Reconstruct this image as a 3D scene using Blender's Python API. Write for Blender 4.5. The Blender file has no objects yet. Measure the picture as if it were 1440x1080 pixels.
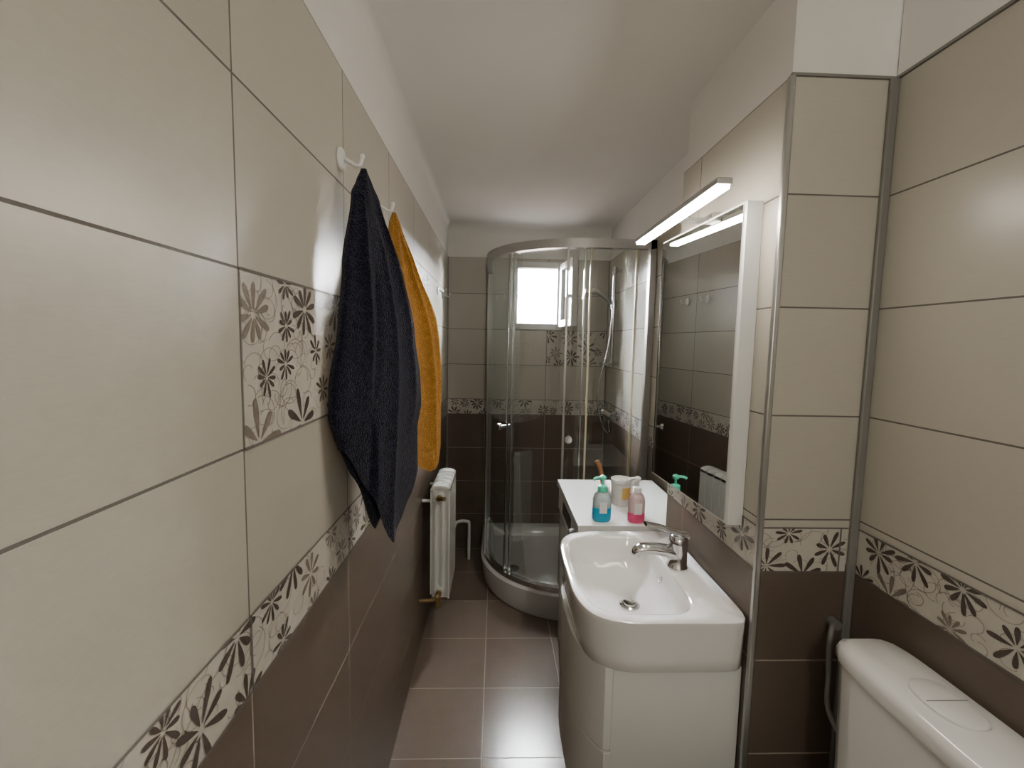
import bpy, math, random
from mathutils import Vector, Matrix
random.seed(4)
S=bpy.context.scene
pi=math.pi
# ---------------------------------------------------------------- materials
def newmat(name):
    m=bpy.data.materials.new(name); m.use_nodes=True
    nt=m.node_tree; nt.nodes.clear()
    out=nt.nodes.new('ShaderNodeOutputMaterial')
    return m,nt,out
def mat(name,col,rough=0.5,metal=0.0,noise=0.0,nscale=20,bump=0.0,bscale=50,spec=0.5,trans=0.0,emis=0.0,sheen=0.0,coat=0.0):
    m,nt,out=newmat(name)
    b=nt.nodes.new('ShaderNodeBsdfPrincipled')
    nt.links.new(b.outputs[0],out.inputs[0])
    b.inputs['Roughness'].default_value=rough
    b.inputs['Metallic'].default_value=metal
    b.inputs['Specular IOR Level'].default_value=spec
    b.inputs['Transmission Weight'].default_value=trans
    b.inputs['Sheen Weight'].default_value=sheen
    b.inputs['Coat Weight'].default_value=coat
    c=(*col,1)
    b.inputs['Base Color'].default_value=c
    tc=nt.nodes.new('ShaderNodeTexCoord')
    if emis>0:
        b.inputs['Emission Color'].default_value=c
        b.inputs['Emission Strength'].default_value=emis
    n=nt.nodes.new('ShaderNodeTexNoise'); n.inputs['Scale'].default_value=nscale; n.inputs['Detail'].default_value=4
    nt.links.new(tc.outputs['Object'],n.inputs['Vector'])
    r=nt.nodes.new('ShaderNodeMix'); r.data_type='RGBA'
    k=noise
    r.inputs[6].default_value=(col[0]*(1-k),col[1]*(1-k),col[2]*(1-k),1)
    r.inputs[7].default_value=(min(1,col[0]*(1+k)),min(1,col[1]*(1+k)),min(1,col[2]*(1+k)),1)
    nt.links.new(n.outputs[0],r.inputs[0]); nt.links.new(r.outputs[2],b.inputs['Base Color'])
    if bump>0:
        n2=nt.nodes.new('ShaderNodeTexNoise'); n2.inputs['Scale'].default_value=bscale; n2.inputs['Detail'].default_value=3
        nt.links.new(tc.outputs['Object'],n2.inputs['Vector'])
        bp=nt.nodes.new('ShaderNodeBump'); bp.inputs['Strength'].default_value=bump; bp.inputs['Distance'].default_value=0.004
        nt.links.new(n2.outputs[0],bp.inputs['Height']); nt.links.new(bp.outputs[0],b.inputs['Normal'])
    return m
def terry(name,col,dark):
    """looped terry cloth: small loops as voronoi cells in colour and bump"""
    m,nt,out=newmat(name); N=nt.nodes; L=nt.links
    b=N.new('ShaderNodeBsdfPrincipled'); L.new(b.outputs[0],out.inputs[0])
    b.inputs['Roughness'].default_value=1; b.inputs['Specular IOR Level'].default_value=.08; b.inputs['Sheen Weight'].default_value=.12
    tc=N.new('ShaderNodeTexCoord')
    v=N.new('ShaderNodeTexVoronoi'); v.inputs['Scale'].default_value=360; L.new(tc.outputs['Object'],v.inputs['Vector'])
    n=N.new('ShaderNodeTexNoise'); n.inputs['Scale'].default_value=60; n.inputs['Detail'].default_value=5; L.new(tc.outputs['Object'],n.inputs['Vector'])
    s=N.new('ShaderNodeMath'); s.operation='MULTIPLY_ADD'; L.new(v.outputs['Distance'],s.inputs[0]); s.inputs[1].default_value=-.9; L.new(n.outputs[0],s.inputs[2])
    cr=N.new('ShaderNodeValToRGB'); cr.color_ramp.elements[0].position=-.0; cr.color_ramp.elements[0].color=(*dark,1); cr.color_ramp.elements[1].position=.50; cr.color_ramp.elements[1].color=(*col,1)
    L.new(s.outputs[0],cr.inputs[0]); L.new(cr.outputs[0],b.inputs['Base Color'])
    bp=N.new('ShaderNodeBump'); bp.inputs['Strength'].default_value=1; bp.inputs['Distance'].default_value=.0035
    L.new(s.outputs[0],bp.inputs['Height']); L.new(bp.outputs[0],b.inputs['Normal'])
    return m
def tilemat(name,col,grout,axis,u0,v0,tw,th,rough=0.32,mort=0.004,var=0.05):
    """axis: 'x' -> u=X v=Z ; 'y' -> u=Y v=Z ; 'f' -> floor u=X v=Y"""
    m,nt,out=newmat(name); N=nt.nodes; L=nt.links
    b=N.new('ShaderNodeBsdfPrincipled'); L.new(b.outputs[0],out.inputs[0])
    tc=N.new('ShaderNodeTexCoord'); sp=N.new('ShaderNodeSeparateXYZ'); L.new(tc.outputs['Object'],sp.inputs[0])
    def sub(sock,v):
        q=N.new('ShaderNodeMath'); q.operation='SUBTRACT'; L.new(sock,q.inputs[0]); q.inputs[1].default_value=v; return q.outputs[0]
    us={'x':'X','y':'Y','f':'X'}[axis]; vs={'x':'Z','y':'Z','f':'Y'}[axis]
    cb=N.new('ShaderNodeCombineXYZ'); L.new(sub(sp.outputs[us],u0-40*tw),cb.inputs[0]); L.new(sub(sp.outputs[vs],v0-40*th),cb.inputs[1])
    br=N.new('ShaderNodeTexBrick'); L.new(cb.outputs[0],br.inputs['Vector'])
    br.offset=0; br.squash=1
    br.inputs['Scale'].default_value=1; br.inputs['Brick Width'].default_value=tw; br.inputs['Row Height'].default_value=th
    br.inputs['Mortar Size'].default_value=mort/2; br.inputs['Mortar Smooth'].default_value=0.2; br.inputs['Bias'].default_value=0
    br.inputs['Color1'].default_value=(*[c*(1-var) for c in col],1); br.inputs['Color2'].default_value=(*[c*(1+var) for c in col],1)
    br.inputs['Mortar'].default_value=(*grout,1)
    mp=N.new('ShaderNodeMapping'); L.new(tc.outputs['Object'],mp.inputs[0]); mp.inputs['Scale'].default_value=(40,40,400) if axis!='f' else (60,60,60)
    n=N.new('ShaderNodeTexNoise'); n.inputs['Scale'].default_value=1; n.inputs['Detail'].default_value=3; L.new(mp.outputs[0],n.inputs['Vector'])
    mx=N.new('ShaderNodeMix'); mx.data_type='RGBA'; mx.blend_type='MULTIPLY'; mx.inputs[0].default_value=0.10
    L.new(br.outputs['Color'],mx.inputs[6]); L.new(n.outputs[0],mx.inputs[7]); L.new(mx.outputs[2],b.inputs['Base Color'])
    mr=N.new('ShaderNodeMapRange'); L.new(br.outputs['Fac'],mr.inputs[0]); mr.inputs[3].default_value=rough; mr.inputs[4].default_value=0.85
    L.new(mr.outputs[0],b.inputs['Roughness'])
    inv=N.new('ShaderNodeMath'); inv.operation='SUBTRACT'; inv.inputs[0].default_value=1; L.new(br.outputs['Fac'],inv.inputs[1])
    ad=N.new('ShaderNodeMath'); ad.operation='MULTIPLY_ADD'; L.new(n.outputs[0],ad.inputs[0]); ad.inputs[1].default_value=0.10; L.new(inv.outputs[0],ad.inputs[2])
    bp=N.new('ShaderNodeBump'); bp.inputs['Strength'].default_value=0.5; bp.inputs['Distance'].default_value=0.002
    L.new(ad.outputs[0],bp.inputs['Height']); L.new(bp.outputs[0],b.inputs['Normal'])
    return m
LC=(0.545,0.515,0.445); LG=(0.16,0.145,0.13); DC=(0.132,0.100,0.078); DG=(0.38,0.33,0.28)
TW=0.44; TH=0.2525
ZB0,ZB1,ZT,ZC=0.98,1.09,2.10,2.32
light_y=tilemat('tile_light_side',LC,LG,'y',0.645,ZB1,TW,TH)
dark_y=tilemat('tile_dark_side',DC,DG,'y',0.645,ZB0,TW,0.25,rough=0.3)
light_yr=tilemat('tile_light_right',LC,LG,'y',1.04,ZB1,TW,TH)
dark_yr=tilemat('tile_dark_right',DC,DG,'y',1.04,ZB0,TW,0.25,rough=0.3)
light_x=tilemat('tile_light_end',LC,LG,'x',-0.08,ZB1,TW,TH)
dark_x=tilemat('tile_dark_end',DC,DG,'x',-0.08,ZB0,TW,0.25,rough=0.25)
light_p=tilemat('tile_light_pillar',LC,LG,'x',0.60,ZB1,TW,TH)
dark_p=tilemat('tile_dark_pillar',DC,DG,'x',0.60,ZB0,TW,0.25,rough=0.3)
floor_m=tilemat('tile_floor',(0.205,0.162,0.130),(0.36,0.31,0.26),'f',-0.03,1.86,0.333,0.337,rough=0.20,mort=0.004)
paint=mat('paint_white',(0.84,0.825,0.79),0.85,noise=0.03,nscale=4,bump=0.1,bscale=60)
ceram=mat('ceramic_white',(0.86,0.86,0.85),0.08,coat=0.5,noise=0.01)
lacq=mat('lacquer_white',(0.80,0.81,0.79),0.18,noise=0.01)
acryl=mat('acrylic_white',(0.86,0.87,0.87),0.15,noise=0.01)
plast=mat('plastic_white',(0.80,0.80,0.79),0.35,noise=0.02)
chrome=mat('chrome',(0.75,0.76,0.78),0.09,metal=1,noise=0.02)
alu=mat('aluminium_satin',(0.50,0.50,0.49),0.35,metal=0.9,noise=0.05)
trimgrey=mat('trim_grey',(0.24,0.235,0.22),0.45,metal=0.2,noise=0.05)
cream=mat('border_cream',(0.58,0.55,0.49),0.4,noise=0.12,nscale=25)
petal_d=mat('petal_dark',(0.085,0.065,0.054),0.4,noise=0.3,nscale=60)
petal_m=mat('petal_mid',(0.22,0.185,0.155),0.4,noise=0.3,nscale=60)
petal_l=mat('petal_line',(0.34,0.305,0.26),0.4,noise=0.1)
grout_m=mat('grout_dark',LG,0.9,noise=0.1)
blackp=mat('plastic_dark',(0.02,0.02,0.022),0.25,noise=0.05)
greyp=mat('plastic_grey',(0.22,0.22,0.23),0.4,noise=0.05)
yellowish=mat('seal_yellowed',(0.66,0.60,0.40),0.4,noise=0.1)
brass=mat('brass_old',(0.35,0.25,0.12),0.4,metal=0.8,noise=0.2)
wood=mat('wood_brush',(0.26,0.12,0.05),0.5,noise=0.3,nscale=80)
doorm=mat('door_paint',(0.62,0.60,0.56),0.5,noise=0.03)
soil=mat('exterior_ground',(0.34,0.32,0.29),0.9,noise=0.2,nscale=3)
mirror_m=mat('mirror_silver',(0.86,0.88,0.87),0.005,metal=1)
navy=terry('terry_navy',(0.021,0.023,0.052),(0.005,0.0055,0.014))
ochre=terry('terry_ochre',(0.56,0.285,0.050),(0.31,0.145,0.020))
teal=mat('sticker_teal',(0.03,0.25,0.30),0.5,noise=0.1)
blue_l=mat('soap_blue',(0.01,0.40,0.66),0.08,noise=0.05,trans=0.2)
green_c=mat('pump_green',(0.10,0.66,0.46),0.3,noise=0.03)
pink_l=mat('soap_pink',(0.90,0.10,0.27),0.08,noise=0.05,trans=0.2)
clearp=mat('bottle_clear',(0.72,0.84,0.84),0.08,noise=0.02,trans=0.6)
pinkc=mat('bottle_clear_pink',(0.90,0.70,0.72),0.08,noise=0.02,trans=0.5)
yelab=mat('label_yellow',(0.78,0.50,0.15),0.5,noise=0.3,nscale=90)
led=mat('led_diffuser',(1.0,0.91,0.80),0.5,emis=105)
fillglow=mat('fill_lamp_glow',(1.0,0.95,0.85),0.5,emis=44)  # glow of the fill globe added out of view
extw=tilemat('exterior_brick',(0.80,0.62,0.56),(0.85,0.82,0.8),'x',0,0,0.25,0.12,rough=0.8,mort=0.02)
def glassmat(name,tint,refl):
    m,nt,out=newmat(name); N=nt.nodes; L=nt.links
    t=N.new('ShaderNodeBsdfTransparent'); t.inputs[0].default_value=(*tint,1)
    g=N.new('ShaderNodeBsdfGlossy'); g.inputs['Roughness'].default_value=0.02; g.inputs[0].default_value=(0.9,0.95,0.95,1)
    lw=N.new('ShaderNodeLayerWeight'); lw.inputs[0].default_value=0.35
    mr=N.new('ShaderNodeMapRange'); L.new(lw.outputs['Fresnel'],mr.inputs[0]); mr.inputs[3].default_value=refl; mr.inputs[4].default_value=0.5
    mx=N.new('ShaderNodeMixShader'); L.new(mr.outputs[0],mx.inputs[0]); L.new(t.outputs[0],mx.inputs[1]); L.new(g.outputs[0],mx.inputs[2])
    L.new(mx.outputs[0],out.inputs[0]); return m
glass=glassmat('shower_glass',(0.985,0.992,0.988),0.035)
wglass=glassmat('window_glass',(0.95,0.97,0.97),0.04)
# ---------------------------------------------------------------- mesh builder
class MB:
    def __init__(s): s.v=[];s.f=[];s.m=[];s.mats=[]
    def mi(s,m):
        if m not in s.mats: s.mats.append(m)
        return s.mats.index(m)
    def poly(s,pts,m):
        i=len(s.v); s.v+= [tuple(p) for p in pts]; s.f.append(tuple(range(i,i+len(pts)))); s.m.append(s.mi(m))
    def box(s,lo,hi,m,M=None,fm=None):
        x0,y0,z0=lo;x1,y1,z1=hi
        P=[(x0,y0,z0),(x1,y0,z0),(x1,y1,z0),(x0,y1,z0),(x0,y0,z1),(x1,y0,z1),(x1,y1,z1),(x0,y1,z1)]
        if M: P=[tuple(M@Vector(p)) for p in P]
        i=len(s.v); s.v+=P
        F={'-z':(0,3,2,1),'+z':(4,5,6,7),'-y':(0,1,5,4),'+x':(1,2,6,5),'+y':(2,3,7,6),'-x':(3,0,4,7)}
        for k,f in F.items():
            s.f.append(tuple(i+a for a in f)); s.m.append(s.mi(fm.get(k,m) if fm else m))
    def prism(s,pts,z0,z1,m):
        s.loft([[(x,y,z0) for x,y in pts],[(x,y,z1) for x,y in pts]],m,cap0=True,cap1=True)
    def loft(s,rings,m,close=True,cap0=False,cap1=False,ms=None):
        n=len(rings[0]); i=len(s.v)
        for r in rings: s.v+=[tuple(p) for p in r]
        for a in range(len(rings)-1):
            mm=s.mi(ms[a] if ms else m)
            for b in range(n if close else n-1):
                c=(b+1)%n
                s.f.append((i+a*n+b,i+a*n+c,i+(a+1)*n+c,i+(a+1)*n+b)); s.m.append(mm)
        if cap0: s.f.append(tuple(i+b for b in range(n))[::-1]); s.m.append(s.mi(ms[0] if ms else m))
        if cap1: s.f.append(tuple(i+(len(rings)-1)*n+b for b in range(n))); s.m.append(s.mi(ms[-1] if ms else m))
    def lathe(s,prof,c,m,seg=32,M=None,sx=1,sy=1,ms=None):
        rings=[]
        for r,z in prof:
            ring=[]
            for k in range(seg):
                a=2*pi*k/seg; p=Vector((sx*r*math.cos(a),sy*r*math.sin(a),z))
                if M: p=M@p
                ring.append(p+Vector(c))
            rings.append(ring)
        s.loft(rings,m,cap0=True,cap1=True,ms=ms)
    def tube(s,pts,r,m,seg=12,sub=0,flat=1.0):
        P=[Vector(p) for p in pts]
        if sub:
            Q=[]
            for i in range(len(P)-1):
                p0=P[max(i-1,0)];p1=P[i];p2=P[i+1];p3=P[min(i+2,len(P)-1)]
                for k in range(sub):
                    t=k/sub
                    Q.append(0.5*((2*p1)+(p2-p0)*t+(2*p0-5*p1+4*p2-p3)*t*t+(3*p1-p0-3*p2+p3)*t**3))
            Q.append(P[-1]); P=Q
        rr=r if isinstance(r,(list,tuple)) else None
        rings=[]; prev=None
        for i,p in enumerate(P):
            d=(P[min(i+1,len(P)-1)]-P[max(i-1,0)]).normalized()
            if prev is None:
                a=Vector((0,0,1)) if abs(d.z)<0.9 else Vector((0,1,0))
                u=d.cross(a).normalized()
            else: u=(prev-d*prev.dot(d)).normalized()
            prev=u; w=d.cross(u)
            R=r if rr is None else rr[0]+(rr[1]-rr[0])*i/(len(P)-1)
            rings.append([p+u*R*math.cos(2*pi*k/seg)+w*R*flat*math.sin(2*pi*k/seg) for k in range(seg)])
        s.loft(rings,m,cap0=True,cap1=True)
    def cyl(s,a,b,r,m,seg=20): s.tube([a,b],r,m,seg)
    def obj(s,name,smooth=35,bevel=0,bseg=2,sub=0,parent=None,recalc=True):
        me=bpy.data.meshes.new(name); me.from_pydata(s.v,[],s.f)
        for m in s.mats: me.materials.append(m)
        for p,mi in zip(me.polygons,s.m): p.material_index=mi
        me.update()
        if recalc:
            import bmesh
            bm=bmesh.new(); bm.from_mesh(me); bmesh.ops.recalc_face_normals(bm,faces=bm.faces); bm.to_mesh(me); bm.free()
        if smooth:
            for p in me.polygons: p.use_smooth=True
            me.set_sharp_from_angle(angle=math.radians(smooth))
        o=bpy.data.objects.new(name,me); S.collection.objects.link(o)
        if bevel:
            b=o.modifiers.new('bevel','BEVEL'); b.width=bevel; b.segments=bseg; b.limit_method='ANGLE'; b.angle_limit=math.radians(40)
        if sub:
            b=o.modifiers.new('sub','SUBSURF'); b.levels=sub; b.render_levels=sub
        if parent: o.parent=parent
        return o
def empty(name,loc=(0,0,0)):
    e=bpy.data.objects.new(name,None); S.collection.objects.link(e); e.empty_display_size=0.05; return e
# ---------------------------------------------------------------- room
XL,XR,XS,XP=-0.355,0.88,0.80,0.64
YN,YB=-1.3,3.30; YP0,YP1=1.04,1.62
def bands(lt,dk): return [(0,ZB0,dk),(ZB0,ZB1,lt),(ZB1,ZT,lt),(ZT,ZC,paint)]
def wall(name,plane,c,t,u0,u1,lt,dk,hole=None):
    mb=MB()
    us=[u0,u1]; 
    if hole: us=sorted(us+[hole[0],hole[1]])
    for (z0,z1,m) in bands(lt,dk):
        zs=[z0,z1]
        if hole:
            zs=sorted(set(zs+[h for h in hole[2:] if z0<h<z1]))
        for i in range(len(us)-1):
            for j in range(len(zs)-1):
                if hole and us[i]>=hole[0]-1e-6 and us[i+1]<=hole[1]+1e-6 and zs[j]>=hole[2]-1e-6 and zs[j+1]<=hole[3]+1e-6: continue
                if plane=='x': mb.box((min(c,c+t),us[i],zs[j]),(max(c,c+t),us[i+1],zs[j+1]),m)
                else:
                    mb.box((us[i],min(c,c+t),zs[j]),(us[i+1],max(c,c+t),zs[j+1]),m,fm={'-x':paint,'+x':paint,'-z':paint,'+z':paint})
    return mb.obj(name,smooth=0)
wall('wall_left','x',XL,-0.12,YN,YB,light_y,dark_y)
W=(0.10,0.47,1.60,2.08)
wall('wall_back','y',YB,0.16,XL-0.12,XS+0.2,light_x,dark_x,hole=W)
wall('wall_right','x',XR,0.12,YN,YP0,light_yr,dark_yr)
wall('wall_right_shower','x',XS,0.20,YP1,YB,light_y,dark_y)
mb=MB()
for (z0,z1,a,b) in [(0,ZB0,dark_yr,dark_p),(ZB0,ZB1,light_yr,light_p),(ZB1,ZT,light_yr,light_p)]:
    mb.box((XP,YP0,z0),(XR+0.12,YP1,z1),a,fm={'-y':b,'+y':b})
mb.box((XP+0.004,YP0+0.004,ZT),(XR+0.12,YP1-0.03,ZC),paint)
mb.box((XP+0.012,YP1-0.03,ZT),(XR+0.12,YP1,ZC),paint)
mb.obj('wall_pillar',smooth=0)
mb=MB(); mb.box((XL-0.12,YN-0.12,0),(XR+0.12,YN,ZC),paint); mb.obj('wall_near',smooth=0)
mb=MB(); mb.box((XL-0.12,YN-0.12,-0.1),(XR+0.12,YB+0.16,0),floor_m); mb.obj('floor',smooth=0)
mb=MB(); mb.box((XL-0.12,YN-0.12,ZC),(XR+0.12,YB+0.16,ZC+0.1),paint); mb.obj('ceiling',smooth=0)
def cove(name,P,R=0.07):
    mb=MB(); rings=[]
    for a in range(9):
        t=a/8*pi/2
        rings.append([P(R*(1-math.sin(t)),ZC-R*(1-math.cos(t)),e) for e in (0,1)])
    mb.loft(rings,paint,close=False); mb.obj(name,smooth=60,recalc=False)
cove('trim_1',lambda d,z,e:(XL+d,YN if e==0 else YB,z),0.03)
cove('trim_2',lambda d,z,e:(XL if e==0 else XS,YB-d,z),0.09)
mb=MB(); mb.box((XP-0.006,YP0-0.006,0),(XP+0.008,YP0+0.008,ZT),alu); mb.obj('trim_3',bevel=0.003)
mb=MB(); mb.box((XR-0.020,YP0-0.010,0),(XR,YP0,ZT),trimgrey); mb.obj('trim_4',bevel=0.003)
mb=MB(); mb.box((XP,YP0-0.003,ZT),(XR,YP0+0.004,ZT+0.006),trimgrey); mb.box((XR-0.004,YN,ZT),(XR,YP0,ZT+0.006),trimgrey); mb.obj('trim_5',smooth=0)
mb=MB(); mb.box((XL,YB-0.004,0),(XL+0.006,YB,ZT),trimgrey); mb.box((XS-0.006,YB-0.004,0),(XS,YB,ZT),trimgrey); mb.obj('trim_6',smooth=0)
# ---------------------------------------------------------------- floral decor tiles
def clip(poly,u0,u1,v0,v1):
    def cl(p,f,inter):
        o=[]
        for i in range(len(p)):
            a=p[i-1];b=p[i]
            fa,fb=f(a),f(b)
            if fa!=fb: o.append(inter(a,b))
            if fb: o.append(b)
        return o
    def ix(x): return lambda a,b:(x,a[1]+(b[1]-a[1])*(x-a[0])/(b[0]-a[0]))
    def iy(y): return lambda a,b:(a[0]+(b[0]-a[0])*(y-a[1])/(b[1]-a[1]),y)
    for f,i in ((lambda p:p[0]>=u0,ix(u0)),(lambda p:p[0]<=u1,ix(u1)),(lambda p:p[1]>=v0,iy(v0)),(lambda p:p[1]<=v1,iy(v1))):
        if len(poly)<3: return []
        poly=cl(poly,f,i)
    return poly if len(poly)>=3 else []
def petal(cu,cv,ang,r0,r1,w):
    out=[]
    for k in range(14):
        t=2*pi*k/14; l=(1+math.cos(t))/2
        rad=r0+(r1-r0)*l; ww=w*math.sin(t)*(0.25+0.9*l)
        out.append((cu+rad*math.cos(ang)-ww*math.sin(ang),cv+rad*math.sin(ang)+ww*math.cos(ang)))
    return out
def decor(mb,P,u0,u1,v0,v1,seed,big=False,u_anchor=0.645):
    rnd=random.Random(seed)
    mb.poly([P(u0,v0,.0012),P(u1,v0,.0012),P(u1,v1,.0012),P(u0,v1,.0012)],cream)
    def rect(a,b,c,d,n,m): mb.poly([P(a,c,n),P(b,c,n),P(b,d,n),P(a,d,n)],m)
    def put(poly,n,m):
        q=clip(poly,u0,u1,v0,v1)
        if q: mb.poly([P(a,b,n) for a,b in q],m)
    area=(u1-u0)*(v1-v0)
    for i in range(int(area/0.0011)):
        cu=rnd.uniform(u0,u1);cv=rnd.uniform(v0,v1);R=rnd.uniform(.015,.045);a0=rnd.uniform(0,6.28);th=.0009
        K=14
        for k in range(K):
            a=a0+k/K*3.6;b=a0+(k+1)/K*3.6
            ra=R*(.5+.6*k/K);rb=R*(.5+.6*(k+1)/K)
            put([(cu+(ra-th)*math.cos(a),cv+(ra-th)*math.sin(a)*.8),(cu+(rb-th)*math.cos(b),cv+(rb-th)*math.sin(b)*.8),(cu+(rb+th)*math.cos(b),cv+(rb+th)*math.sin(b)*.8),(cu+(ra+th)*math.cos(a),cv+(ra+th)*math.sin(a)*.8)],.0016,petal_l)
    cs=[]
    n=int(area/(0.0066 if not big else 0.0085))+1
    tries=0
    while len(cs)<n and tries<4000:
        tries+=1
        c=(rnd.uniform(u0,u1),rnd.uniform(v0-.01,v1+.01))
        R=rnd.choice([.036,.050,.058] if not big else [.034,.056,.070])
        if all((c[0]-d[0])**2+(c[1]-d[1])**2>((R+d[2])*.82)**2 for d in cs): cs.append((c[0],c[1],R))
    for j,(cu,cv,R) in enumerate(cs):
        N=rnd.choice([8,9,10]); a0=rnd.uniform(0,6.28); m=petal_d if rnd.random()<.72 else petal_m
        for k in range(N):
            L=R*rnd.uniform(.70,1.0)
            put(petal(cu,cv,a0+2*pi*k/N+rnd.uniform(-.08,.08),R*.10,L,R*.125),.0020+.0001*(j%3),m)
    g=.002
    for (a,b,c,d) in ((u0,u1,v0-g,v0+g),(u0,u1,v1-g,v1+g)): rect(a,b,c,d,.0026,grout_m)
    k=math.ceil((u0-u_anchor)/TW)
    while u_anchor+k*TW<=u1+1e-6:
        u=u_anchor+k*TW
        rect(max(u-g,u0),min(u+g,u1),v0,v1,.0026,grout_m); k+=1
PL=lambda u,v,n:(XL+n,u,v)
PBk=lambda u,v,n:(u,YB-n,v)
PR=lambda u,v,n:(XR-n,u,v)
PS=lambda u,v,n:(XS-n,u,v)
PP=lambda u,v,n:(XP-n,u,v)
PF=lambda u,v,n:(u,YP0-n,v)
mb=MB(); decor(mb,PL,YN,YB-.003,ZB0,ZB1+.005,1)
decor(mb,PL,.647,.645+TW,ZB1+TH,ZB1+2*TH,7,True); decor(mb,PL,.645+3*TW,.645+4*TW,ZB1+TH,ZB1+3*TH-.003,8,True)
mb.obj('trim_border_left',smooth=0,recalc=False)
mb=MB(); decor(mb,PBk,XL+.003,XS-.003,ZB0,ZB1,2,u_anchor=-.08); decor(mb,PBk,.36,XS-.003,ZB1+TH,ZB1+2*TH,9,True,u_anchor=-.08); mb.obj('trim_border_back',smooth=0,recalc=False)
mb=MB(); decor(mb,PR,YN,YP0-.01,ZB0-.02,ZB1-.02,3,u_anchor=1.04); mb.obj('trim_border_right',smooth=0,recalc=False)
mb=MB(); decor(mb,PS,YP1,YB-.003,ZB0,ZB1,4); mb.obj('trim_border_shower',smooth=0,recalc=False)
mb=MB(); decor(mb,PP,YP0+.008,YP1,ZB0-.02,ZB1-.02,5,u_anchor=1.04); decor(mb,PF,XP+.008,XR-.022,ZB0-.02,ZB1-.02,6,u_anchor=.4); mb.obj('trim_border_pillar',smooth=0,recalc=False)
# ---------------------------------------------------------------- window
mb=MB(); a,b,c,d=W; y0,y1=YB-.012,YB+.06; w=.045
mb.box((a,y0,c),(a+w,y1,d),plast); mb.box((b-w,y0,c),(b,y1,d),plast); mb.box((a+w,y0,c),(b-w,y1,c+w),plast); mb.box((a+w,y0,d-w),(b-w,y1,d),plast)
win=mb.obj('window_1',bevel=.004)
mb=MB(); Mx=Matrix.Translation((b-.012,YB-.03,0))@Matrix.Rotation(math.radians(-83),4,'Z')
ws=.31
for lo,hi in (((0,-.02,c+.02),(.045,.02,d-.02)),((ws-.045,-.02,c+.02),(ws,.02,d-.02)),((.045,-.02,c+.02),(ws-.045,.02,c+.065)),((.045,-.02,d-.065),(ws-.045,.02,d-.02))): mb.box(lo,hi,plast,Mx)
mb.box((.045,-.004,c+.065),(ws-.045,.004,d-.065),wglass,Mx)
mb.box((ws-.03,-.045,c+.2),(ws-.012,-.02,c+.225),plast,Mx); mb.box((ws-.03,-.05,c+.2),(ws-.012,-.04,c+.30),plast,Mx)
o=mb.obj('window_sash',bevel=.003); o.parent=win
mb=MB(); mb.box((-3,6.6,-1),(4,6.8,2.20),extw); mb.obj('exterior_building',smooth=0)
mb=MB(); mb.box((-12,YB+.5,-1.1),(12,30,-1.0),soil); mb.obj('exterior_ground',smooth=0)  # unseen ground, added to block sky light coming up from below the horizon
# ---------------------------------------------------------------- shower enclosure
CX0,CX1,CY0,CY1,R=-.08,XS,2.30,YB,.55
def path(off,n=28,z=0):
    x0=CX0+off;y0=CY0+off;r=R-off
    pts=[(x0,CY1-.002)]
    for k in range(n+1):
        a=pi+k/n*pi/2
        pts.append((CX0+R+r*math.cos(a),CY0+R+r*math.sin(a)))
    pts.append((CX1-.002,y0))
    return pts
def ringz(off,z,n=28):
    p=path(off,n); e=off
    p=[(x,y) for x,y in p]
    p[0]=(p[0][0],CY1-max(.003,e)); p[-1]=(CX1-max(.003,e),p[-1][1])
    p.append((CX1-max(.003,e),CY1-max(.003,e)))
    return [(x,y,z) for x,y in p]
mb=MB()
mb.loft([ringz(.03,0),ringz(.012,.03),ringz(.004,.13),ringz(.0,.15),ringz(.006,.16),ringz(.055,.16),ringz(.07,.15),ringz(.09,.10),ringz(.15,.085),ringz(.30,.08)],acryl,cap0=True,cap1=True)
mb.lathe([(.045,0),(.045,.006),(.03,.009),(.0,.009)],(.12,2.75,.083),chrome)
mb.obj('shower_tray',smooth=40)
enc=empty('shower_enclosure')
def swept(mb,off0,off1,z0,z1,m,i0=0,i1=None):
    A=path(off0);B=path(off1); i1=len(A) if i1 is None else i1
    rings=[]
    for k in range(i0,i1):
        a,b_=A[k],B[k]
        rings.append([(a[0],a[1],z0),(b_[0],b_[1],z0),(b_[0],b_[1],z1),(a[0],a[1],z1)])
    mb.loft(rings,m,cap0=True,cap1=True)
ZG0,ZG1=.162,2.03
mb=MB(); swept(mb,.014,.046,ZG0,ZG0+.03,chrome); swept(mb,.012,.048,ZG1-.045,ZG1,alu)
mb.obj('rails',smooth=40,parent=enc)
mb=MB(); swept(mb,.028,.033,ZG0+.03,ZG1-.045,glass,0,14); swept(mb,.028,.033,ZG0+.03,ZG1-.045,glass,27,31); mb.obj('fixed_glass',smooth=40,parent=enc)
mb=MB(); swept(mb,.038,.043,ZG0+.035,ZG1-.05,glass,13,27); mb.obj('sliding_glass',smooth=40,parent=enc)
def post(mb,k,off,w,m,t=.012):
    A=path(off)
    p=Vector((*A[k],0)); q=Vector((*A[min(k+1,len(A)-1)],0))
    dirv=(q-p).normalized()
    ang=math.atan2(dirv.y,dirv.x)
    mb.box((-w/2,-t/2,ZG0),(w/2,t/2,ZG1-.04),m,Matrix.Translation(p)@Matrix.Rotation(ang,4,'Z'))
mb=MB()
mb.box((CX0+.012,YB-.035,ZG0),(CX0+.05,YB-.003,ZG1),alu)
mb.box((XS-.035,CY0+.012,ZG0),(XS-.003,CY0+.05,ZG1),alu)
post(mb,13,.032,.010,chrome); post(mb,14,.040,.008,chrome)
post(mb,25,.040,.012,alu,.016)
post(mb,29,.033,.009,yellowish); post(mb,28,.040,.008,chrome)
mb.box((XS-.10,CY0+.03,ZG0),(XS-.09,CY0+.042,ZG1-.04),yellowish)
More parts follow.
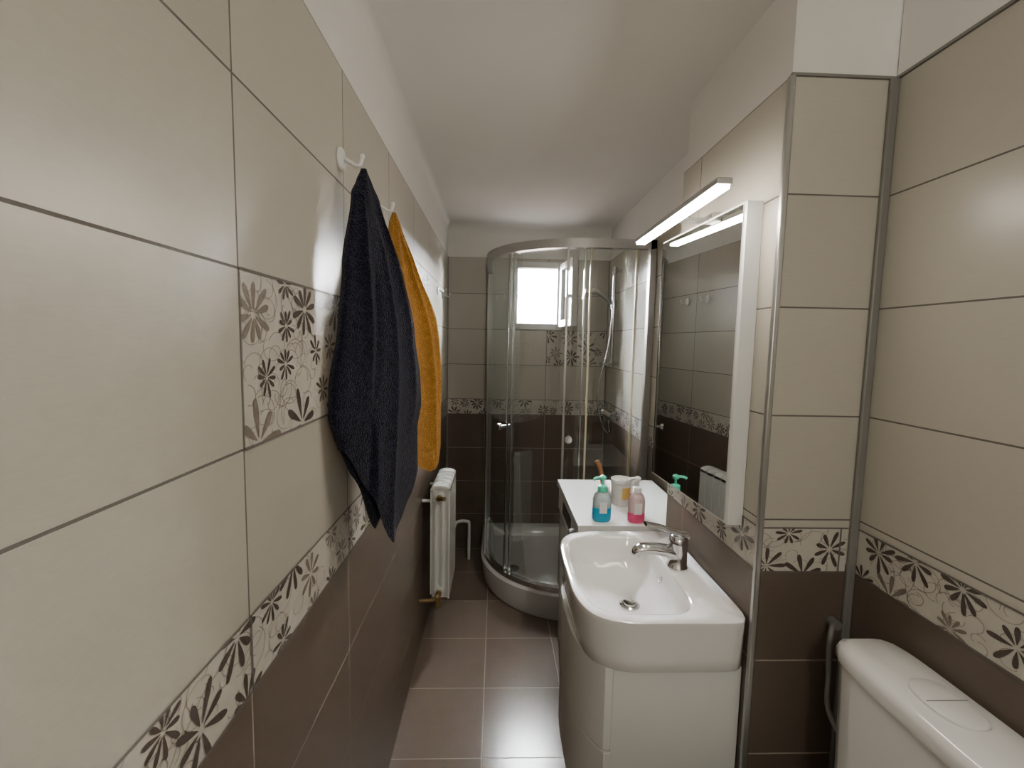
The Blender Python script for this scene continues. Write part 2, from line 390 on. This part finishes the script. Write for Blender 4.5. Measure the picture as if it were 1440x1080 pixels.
for k,zz in ((12,1.03),(26,1.01)):
    A=path(.0); p=A[k]; q=path(.07)[k]
    mb.cyl((p[0],p[1],zz),(q[0],q[1],zz),.009,chrome)
    d=Vector((p[0]-q[0],p[1]-q[1],0)).normalized()
    mb.cyl(Vector((*p,zz))-d*.004,Vector((*p,zz))+d*.014,.020,chrome)
mb.obj('posts',smooth=40,bevel=.0015,parent=enc)
# shower set
mb=MB(); xr=XS-.045; yr=2.97
mb.cyl((xr,yr,1.36),(xr,yr,2.0),.0125,chrome)
for z in (1.38,1.98): mb.cyl((xr,yr,z),(XS-.001,yr,z),.012,chrome); mb.cyl((xr,yr,z-.022),(xr,yr,z+.022),.019,chrome)
mb.cyl((xr,yr,1.74),(xr,yr,1.79),.022,chrome)
mb.tube([(xr,yr,1.76),(xr-.04,yr-.01,1.79),(xr-.10,yr-.02,1.83),(xr-.14,yr-.02,1.84)],[.013,.018],chrome,sub=5)
Mh=Matrix.Rotation(math.radians(-30),4,'Y')
mb.lathe([(.012,.02),(.045,.005),(.052,-.01),(.05,-.018),(0,-.02)],(xr-.165,yr-.02,1.84),chrome,M=Mh)
mb.tube([(xr,yr,1.75),(xr-.03,yr-.02,1.5),(xr-.09,yr-.03,1.2),(xr-.06,yr-.02,1.0),(xr,yr-.01,.92),(xr-.005,yr,1.0)],.007,chrome,sub=8)
mb.cyl((xr-.01,yr-.09,1.04),(xr-.01,yr+.09,1.04),.022,chrome)
mb.cyl((xr-.01,yr-.13,1.04),(xr-.01,yr-.092,1.04),.026,chrome); mb.cyl((xr-.01,yr+.092,1.04),(xr-.01,yr+.13,1.04),.026,chrome)
for s in (-.06,.06): mb.cyl((xr-.01,yr+s,1.04),(XS-.001,yr+s,1.04),.014,chrome); mb.cyl((XS-.012,yr+s,1.04),(XS-.001,yr+s,1.04),.03,chrome)
mb.box((xr-.07,yr-.05,1.37),(xr+.0,yr+.05,1.385),chrome)
mb.obj('shower_fixture',smooth=40)
# ---------------------------------------------------------------- radiator
mb=MB(); n=5; pw=.066; y0=2.16; zb,zt=.22,.80; xf=-.215; xb=-.31
for i in range(n):
    yc=y0+pw*(i+.5)
    mb.box((xf-.008,yc-pw*.43,zb+.01),(xf,yc+pw*.43,zt-.012),lacq)
    mb.box((xb,yc-pw*.40,zb+.03),(xb+.006,yc+pw*.40,zt-.03),lacq)
    mb.box((xb+.006,yc-.006,zb+.005),(xf-.008,yc+.006,zt-.005),lacq)
    mb.box((xb+.02,yc-pw*.42,zb+.02),(xb+.028,yc+pw*.42,zt-.02),lacq)
    mb.box((xb+.055,yc-pw*.42,zb+.04),(xb+.062,yc+pw*.42,zt-.04),lacq)
    rings=[]
    for k in range(9):
        t=k/8*pi
        x=(xf+xb)/2+ (xf-xb)/2*math.cos(t); z=zt-.016+.020*math.sin(t)
        rings.append([(x,yc-pw*.43,z),(x,yc+pw*.43,z),(x,yc+pw*.43,z-.012),(x,yc-pw*.43,z-.012)])
    mb.loft(rings,lacq,cap0=True,cap1=True)
for z in (zb+.05,zt-.05): mb.cyl((-.265,y0-.012,z),(-.265,y0+n*pw+.012,z),.021,lacq)
for z in (zb+.05,zt-.05): mb.cyl((-.265,y0-.03,z),(-.265,y0-.01,z),.015,brass,8)
mb.tube([(-.265,y0-.02,zb+.05),(-.267,y0-.045,zb+.048),(-.285,y0-.05,zb+.035),(-.353,y0-.05,zb+.03)],.010,brass,sub=5)
mb.cyl((-.265,y0-.045,zb+.0),(-.265,y0-.045,zb+.05),.016,brass)
mb.cyl((-.265,y0-.028,zt-.05),(-.235,y0-.06,zt-.04),.010,brass)
ye=y0+n*pw
mb.tube([(-.265,ye+.01,zb+.05),(-.265,ye+.25,zb+.05),(-.262,ye+.50,zb+.05),(-.235,ye+.56,zb+.05),(-.19,ye+.56,zb+.05),(-.17,ye+.56,zb+.03),(-.17,ye+.56,.10),(-.17,ye+.56,.0)],.011,lacq,sub=4)
mb.cyl((-.265,y0+.03,.72),(-.353,y0+.03,.72),.008,lacq);mb.cyl((-.265,ye-.03,.72),(-.353,ye-.03,.72),.008,lacq)
mb.obj('radiator',smooth=35,bevel=.003)
# ---------------------------------------------------------------- hooks
def hook(y,z,name='wall_hook'):
    mb=MB(); M=Matrix.Rotation(math.radians(90),4,'Y')
    mb.lathe([(.021,0),(.021,.004),(.018,.008),(.009,.011),(0,.011)],(XL+.001,y,z),plast,M=M,sy=1,sx=1.2)
    mb.tube([(XL+.008,y,z+.004),(XL+.024,y,z-.006),(XL+.036,y,z-.013),(XL+.046,y,z-.010),(XL+.050,y,z+.006)],.0042,plast,sub=5)
    mb.lathe([(0,-.006),(.0045,-.0045),(.0062,0),(.0045,.0045),(0,.006)],(XL+.050,y,z+.007),plast,seg=16)
    mb.obj(name,smooth=50)
hook(1.06,1.898); hook(1.36,1.885); hook(2.72,1.80); hook(2.95,1.80)
def sticker(y,z,r):
    mb=MB()
    for k in range(7):
        mb.poly([PL(y+a,z+b_,.0032+k*.00005) for a,b_ in petal(0,0,2*pi*k/7,0,r,r*.4)],teal)
    mb.obj('wall_sticker',smooth=0,recalc=False)
sticker(1.76,1.82,.030); sticker(2.0,1.80,.026)
# ---------------------------------------------------------------- towels
def lerp(tab,x):
    if x<=tab[0][0]: return tab[0][1]
    for (a,b_),(c_,d_) in zip(tab,tab[1:]):
        if x<=c_:
            t=(x-a)/(c_-a); t=t*t*(3-2*t)*.5+t*.5; return b_+(d_-b_)*t
    return tab[-1][1]
def towel(name,top,cen,D,wt,tt,hem,m,seed,amp=.36,folds=(2.6,6.0),ridges=()):
    rnd=random.Random(seed); ph=[rnd.uniform(0,6.28) for _ in range(6)]
    D=Vector((*D,0)).normalized(); Nn=Vector((D.y,-D.x,0))
    top=Vector(top); NV,NT=100,220; rings=[]
    for i in range(NV+1):
        v=i/NV; ring=[]
        for k in range(NT):
            a=2*pi*k/NT; c=math.cos(a); s=math.sin(a)
            zb_=lerp(hem,c)+(0.022 if s<0 else 0)
            z=top.z+(zb_-top.z)*v
            drop=top.z-z
            w=lerp(wt,drop); th=lerp(tt,drop)
            cc=Vector((lerp([(0,top.x),(.35,cen[0]),(1,cen[0])],drop),lerp([(0,top.y),(.35,cen[1]),(1,cen[1])],drop),z))
            f=.6*math.sin(folds[0]*c+ph[0]+1.2*drop)+.30*math.sin(folds[1]*c+ph[1]-2.5*drop)*math.exp(-1.2*drop)
            f+=.10*math.sin(5*c+9*drop+ph[2])
            A=th*amp*2
            rd=0
            for (c0_,drift,wd,am,d0,d1) in ridges:
                fade=max(0,min(1,(drop-d0)/.08))*max(0,min(1,(d1-drop)/.12))
                q=(c-(c0_+drift*drop))/wd
                rd+=am*fade*math.exp(-abs(q)**1.3)
            ss=math.copysign(abs(s)**.6,s)
            p=cc+D*(w*c+.006*math.sin(9*drop+ph[3]+c*2)*min(1,drop*4))+Nn*(th*ss*.8+A*f*.5*(1-.5*abs(c)**3)+(rd if s>0 else rd*.3))
            if p.x<XL+.004: p.x=XL+.004+.002*(s>0)
            ring.append(p)
        rings.append(ring)
    c0=sum(rings[-1],Vector())/NT
    ring2=[c0.lerp(p,.96)+Vector((0,0,(p.z-c0.z)*.04+.004)) for p in rings[-1]]
    ring3=[c0.lerp(p,.90)+Vector((0,0,(p.z-c0.z)*.1+.05)) for p in rings[-1]]
    mb=MB(); mb.loft(rings+[ring2,ring3],m,cap0=True,cap1=True)
    mb.obj(name,smooth=80)
towel('navy_towel',(-.303,1.065,1.880),(-.268,1.065),(.145,.27),
      [(0,.006),(.03,.022),(.06,.040),(.22,.086),(.36,.116),(.48,.146),(.54,.152),(.60,.136),(.85,.128)],
      [(0,.006),(.05,.014),(.2,.024),(.5,.030),(.9,.032)],
      [(-1,1.27),(-.55,1.17),(.02,1.025),(.35,1.06),(.7,1.11),(1,1.17)],navy,3,.36,
      ridges=((-.55,.25,.12,.009,.05,.80),(.15,-.15,.11,.010,.10,1.0),(.60,.15,.12,.010,.05,.62),(-.15,-.5,.09,-.007,.2,.8)))
towel('ochre_towel',(-.303,1.365,1.868),(-.264,1.37),(.15,.24),
      [(0,.006),(.03,.02),(.12,.055),(.30,.12),(.5,.145),(.7,.148),(.85,.122)],
      [(0,.006),(.05,.014),(.2,.024),(.5,.03),(.9,.032)],
      [(-1,1.22),(0,1.13),(.6,1.09),(1,1.15)],ochre,11,.5,(4.2,9.0),
      ridges=((.45,.3,.08,.010,.05,.9),(.85,-.1,.08,.008,.05,.9)))
# ---------------------------------------------------------------- vanity
van=empty('vanity_cabinet')
mb=MB(); cy0,cy1=1.070,1.575; zb,zt=.235,.690
mb.box((.308,cy0,zb),(XP-.002,cy1,zt),lacq)
mb.obj('carcass',bevel=.002,parent=van)
def bow(y,x0,d,h0=cy0-.002,h1=cy1+.002):
    t=abs((y-(h0+h1)/2)/((h1-h0)/2)); return x0-d*(1-t**3.2)
mb=MB()
for (z0_,z1_,x0_) in ((.466,.690,.288),(.238,.458,.292)):
    ys=[cy0-.002+(cy1-cy0+.004)*k/32 for k in range(33)]
    pts=[(bow(y,x0_,.066),y) for y in ys]+[(.308,ys[-1]),(.308,ys[0])]
    mb.prism(pts,z0_,z1_,lacq)
mb.obj('drawer_fronts',bevel=.002,parent=van,smooth=30)
def sring(cx,cy,ax,axb,ay,nf,nb,z,N=112,dz=0):
    r=[]
    for k in range(N):
        t=2*pi*k/N; c=math.cos(t); s=math.sin(t)
        a=ax if c<0 else axb
        n=nf+(nb-nf)*max(0,min(1,(c+.35)/.7)) 
        rr=(abs(c/a)**n+abs(s/ay)**n)**(-1/n)
        r.append((cx+rr*c,cy+rr*s,z+dz*c))
    return r
mb=MB(); X0,Y0=.43,1.312; bf,bb,ay=.212,XP-.002-.43,.274
def O(k,z,e=0): return sring(X0,Y0,bf*k-e,bb,ay*(.6*k+.4)-e,4.0,14,z)
def I(k,z,cx=.395): return sring(cx,Y0,.152*k,.137*k,.232*k,3.8,5,z)
rings=[O(.93,.692),O(.94,.694),O(.955,.73),O(.985,.785),O(1.0,.812),O(1.0,.820),O(.994,.8262),O(.975,.828),
       I(1.03,.827),I(1.0,.8245),I(.975,.816),I(.93,.785),I(.86,.752),I(.72,.733),I(.45,.722),I(.20,.716,.41),I(.10,.714,.415)]
mb.loft(rings,ceram,cap0=True,cap1=True)
mb.lathe([(.030,0),(.030,.003),(.024,.006),(.022,.003),(.020,.003),(.018,.010),(0,.012)],(.415,1.30,.7165),chrome)
mb.lathe([(.012,0),(.012,.003),(.008,.004),(.007,.001),(0,.001)],(.5115,1.312,.79),chrome,M=Matrix.Rotation(math.radians(-80),4,'Y'))
mb.obj('washbasin',smooth=50)
mb=MB(); fx,fy=.565,1.325
mb.lathe([(.032,0),(.032,.005),(.028,.009),(.027,.05),(.029,.075),(.027,.092),(.018,.100),(0,.101)],(fx,fy,.8275),chrome,seg=36)
mb.tube([(fx,fy,.868),(fx-.05,fy,.880),(fx-.10,fy,.884),(fx-.125,fy,.878),(fx-.132,fy,.864)],[.025,.017],chrome,sub=5,flat=.8)
mb.tube([(fx+.024,fy,.928),(fx-.02,fy,.938),(fx-.06,fy,.952),(fx-.105,fy,.962)],[.027,.016],chrome,sub=4,flat=.36)
mb.obj('basin_faucet',smooth=50)
# ---------------------------------------------------------------- washing machine
mb=MB(); my0,my1=1.63,2.20; mx0=.335
mb.box((mx0,my0,.02),(XS-.012,my1,.80),lacq)
mb.box((mx0-.022,my0-.003,.80),(XS-.012,my1+.003,.83),lacq)
mb.box((mx0-.014,my0+.003,.69),(mx0,my1-.003,.798),plast)
mb.box((mx0-.017,my0+.20,.715),(mx0-.013,my0+.42,.775),blackp)
Mf=Matrix.Rotation(math.radians(-90),4,'Y'); yc=(my0+my1)/2
mb.lathe([(.180,0),(.180,.006),(.165,.012),(.135,.012),(.13,.008)],(mx0,yc,.40),plast,M=Mf,seg=48)
mb.lathe([(.130,.004),(.11,.009),(.05,.012),(0,.013)],(mx0,yc,.40),greyp,M=Mf,seg=48)
mb.lathe([(.030,0),(.028,.02),(.024,.024),(0,.024)],(mx0-.014,my0+.10,.745),greyp,M=Mf)
for a in (my0+.05,my1-.05):
    for b_ in (mx0+.05,XS-.06): mb.cyl((b_,a,0),(b_,a,.022),.02,blackp)
mb.obj('washing_machine',smooth=40,bevel=.008,bseg=3)
# ---------------------------------------------------------------- bottles
def bottle(name,x,y,z,liq,clear,cap,h=.118,r=.036,ang=180,fill=.45,rot=0):
    mb=MB()
    prof=[(r*.9,0),(r,.006),(r*1.02,h*fill*.5),(r,h*fill),(r*.98,h*.72),(r*.85,h*.86),(r*.5,h*.97),(r*.40,h)]
    ms=[liq,liq,liq,clear,clear,clear,clear]
    mb.lathe(prof,(x,y,z),clear,sx=1,sy=.72,ms=ms)
    mb.lathe([(r*.5,h*.97),(r*.5,h+.016),(r*.3,h+.02),(.005,h+.021),(.005,h+.040),(.012,h+.042),(.013,h+.052),(.006,h+.058),(0,h+.058)],(x,y,z),cap,seg=24)
    a=math.radians(ang); dx,dy=math.cos(a),math.sin(a)
    mb.tube([(x,y,z+h+.050),(x+dx*.028,y+dy*.028,z+h+.050),(x+dx*.040,y+dy*.040,z+h+.044)],.0055,cap,sub=4)
    mb.box((x-.014,y-r*.73,z+h*.30),(x+.014,y-r*.70,z+h*.66),plast)
    mb.obj(name,smooth=50)
bottle('soap_dispenser',.412,1.680,.831,blue_l,clearp,green_c,ang=200)
bottle('soap_dispenser',.542,1.668,.831,pink_l,pinkc,plast,ang=190,fill=.32,r=.032)
mb=MB(); tx,ty,tz=.535,1.86,.831
mb.lathe([(.034,0),(.036,.004),(.041,.09),(.042,.095),(.044,.096),(.044,.110),(.040,.110),(.039,.10),(0,.098)],(tx,ty,tz),plast,seg=40)
rings=[]
for k in range(9):
    a=math.radians(262+k*9); 
    rings.append([(tx+.0384*math.cos(a),ty+.0384*math.sin(a),tz+.03),(tx+.0412*math.cos(a),ty+.0412*math.sin(a),tz+.080)])
mb.loft(rings,yelab,close=False)
mb.obj('detergent_tub',smooth=50)
mb=MB(); 
mb.tube([(tx-.065,ty+.03,tz+.02),(tx-.075,ty+.05,tz+.12),(tx-.095,ty+.06,tz+.17)],[.008,.011],wood,sub=4,flat=.6)
mb.tube([(tx-.062,ty+.02,tz+.0),(tx-.068,ty+.03,tz+.06)],.018,wood,flat=.6)
mb.obj('wooden_brush',smooth=50)
# ---------------------------------------------------------------- mirror + lamp
mb=MB(); m0,m1,z0,z1=1.115,1.585,1.045,1.855; xf=.600; sl=.033
mb.prism([(XP-.001,m0),(xf,m0),(xf-sl,m1),(XP-.001,m1)],z0,z1,lacq)
def mx_(y): return xf-sl*(y-m0)/(m1-m0)
mb.prism([(mx_(m0+.012),m0+.012),(mx_(m0+.012)-.003,m0+.012),(mx_(m1-.002)-.003,m1-.002),(mx_(m1-.002),m1-.002)],z0+.006,z1-.006,mirror_m)
mb.obj('wall_mirror',smooth=0)
mb=MB(); bx,bz,l0,l1=.50,1.862,1.03,1.63
mb.box((bx-.018,l0,bz),(bx+.018,l1,bz+.014),alu)
mb.box((bx-.015,l0+.006,bz-.008),(bx+.015,l1-.006,bz),led)
mb.box((bx+.018,1.33,bz+.002),(.632,1.37,bz+.010),alu)
mb.box((.606,1.31,z1+.0005),(XP-.001,1.39,bz+.02),alu)
mb.obj('mirror_lamp',smooth=0,bevel=.0015)
# ---------------------------------------------------------------- toilet
toi=empty('toilet')
def rr(cx,cy,ax,ay,n,z,N=64): return sring(cx,cy,ax,ax,ay,n,n,z,N)
mb=MB(); cx,cy=.803,.722
mb.loft([rr(cx,cy,.060,.155,5,.42),rr(cx,cy,.065,.175,5,.47),rr(cx,cy,.070,.188,5,.84)],ceram,cap0=True,cap1=True)
mb.loft([rr(cx-.001,cy,.073,.192,5,.84),rr(cx-.001,cy,.0745,.196,5,.845),rr(cx-.001,cy,.0745,.196,5,.862),rr(cx-.001,cy,.071,.192,5,.874),rr(cx-.001,cy,.060,.180,5,.880),rr(cx-.001,cy,.02,.12,4,.882)],ceram,cap0=True,cap1=True)
mb.obj('cistern',smooth=50,parent=toi)
mb=MB(); mb.loft([rr(cx,cy,.040,.058,2.4,.880),rr(cx,cy,.040,.058,2.4,.8855),rr(cx,cy,.036,.054,2.4,.8885),rr(cx,cy,.01,.02,2.4,.8885)],plast,cap0=True,cap1=True)
mb.box((cx-.038,cy-.001,.8883),(cx+.038,cy+.001,.8890),greyp)
mb.obj('flush_button',smooth=50,parent=toi)
mb=MB()
mb.loft([rr(.60,cy,.20,.10,3,.0),rr(.60,cy,.18,.09,3,.10),rr(.56,cy,.19,.12,2.8,.25),rr(.50,cy,.24,.175,2.5,.36),rr(.50,cy,.25,.182,2.5,.40),rr(.50,cy,.21,.14,2.4,.40),rr(.48,cy,.16,.10,2.2,.30),rr(.50,cy,.06,.05,2,.22)],ceram,cap0=True,cap1=True)
mb.box((.64,cy-.12,.30),(.86,cy+.12,.425),ceram)
mb.obj('bowl',smooth=50,bevel=.01,parent=toi)
mb=MB(); mb.loft([rr(.49,cy,.245,.185,2.5,.402),rr(.49,cy,.25,.19,2.5,.41),rr(.49,cy,.25,.19,2.5,.435),rr(.49,cy,.235,.175,2.5,.447),rr(.49,cy,.10,.08,2.5,.45)],plast,cap0=True,cap1=True)
mb.obj('seat_lid',smooth=50,parent=toi)
mb=MB(); mb.tube([(.835,1.034,.835),(.815,1.01,.83),(.805,1.0,.79),(.81,1.0,.72),(.80,.98,.65),(.81,.93,.60),(.81,.90,.60)],.006,trimgrey,sub=6)
mb.cyl((.835,1.039,.835),(.835,1.015,.835),.011,trimgrey)
mb.obj('water_hose',smooth=50,parent=toi)
# ---------------------------------------------------------------- near end: door and added fill lamp
DN=YN+.022
mb=MB(); mb.box((-.20,DN,0),(.62,DN+.035,2.05),doorm); mb.box((-.13,DN+.035,0.01),(.55,DN+.055,1.98),doorm)
for a,b_ in ((.2,.9),(1.05,1.85)): mb.box((-.02,DN+.055,a),(.44,DN+.062,b_),doorm)
mb.cyl((-.07,DN+.05,1.03),(-.07,DN+.10,1.03),.010,chrome); mb.cyl((-.07,DN+.10,1.03),(.05,DN+.10,1.03),.009,chrome)
mb.obj('door_1',bevel=.004)
# unseen globe behind the camera, added to brighten the ceiling and walls
mb=MB(); lx,ly=.26,-.62
mb.lathe([(.055,0),(.055,-.012),(.02,-.03),(.006,-.035),(.006,-.235),(.045,-.245),(.045,-.262)],(lx,ly,ZC-.001),plast,seg=32)
mb.lathe([(.045,.090)]+[(.10*math.sin(t),.10*math.cos(t)) for t in [0.55+k*(pi-.55)/14 for k in range(14)]]+[(0,-.10)],(lx,ly,ZC-.345),fillglow,seg=40)
mb.obj('added_fill_lamp',smooth=50)
# ---------------------------------------------------------------- world
w=bpy.data.worlds.new('World'); S.world=w; w.use_nodes=True
nt=w.node_tree; bg=nt.nodes['Background']
bg.inputs[0].default_value=(0.97,0.985,1.0,1); bg.inputs[1].default_value=560.0
# ---------------------------------------------------------------- camera
th=math.radians(2.0); ph=math.radians(5.13); ro=.02
f=Vector((math.sin(th)*math.cos(ph),math.cos(th)*math.cos(ph),-math.sin(ph)))
r0=Vector((math.cos(th),-math.sin(th),0)); u0=r0.cross(f)
r=(r0+ro*u0).normalized(); u=(u0-ro*r0).normalized()
M=Matrix((r,u,-f)).transposed().to_4x4(); M.translation=Vector((0,0,1.5))
cd=bpy.data.cameras.new('camera'); cd.sensor_width=36; cd.lens=16.0; cd.clip_start=.01
co=bpy.data.objects.new('camera',cd); S.collection.objects.link(co); co.matrix_world=M; S.camera=co
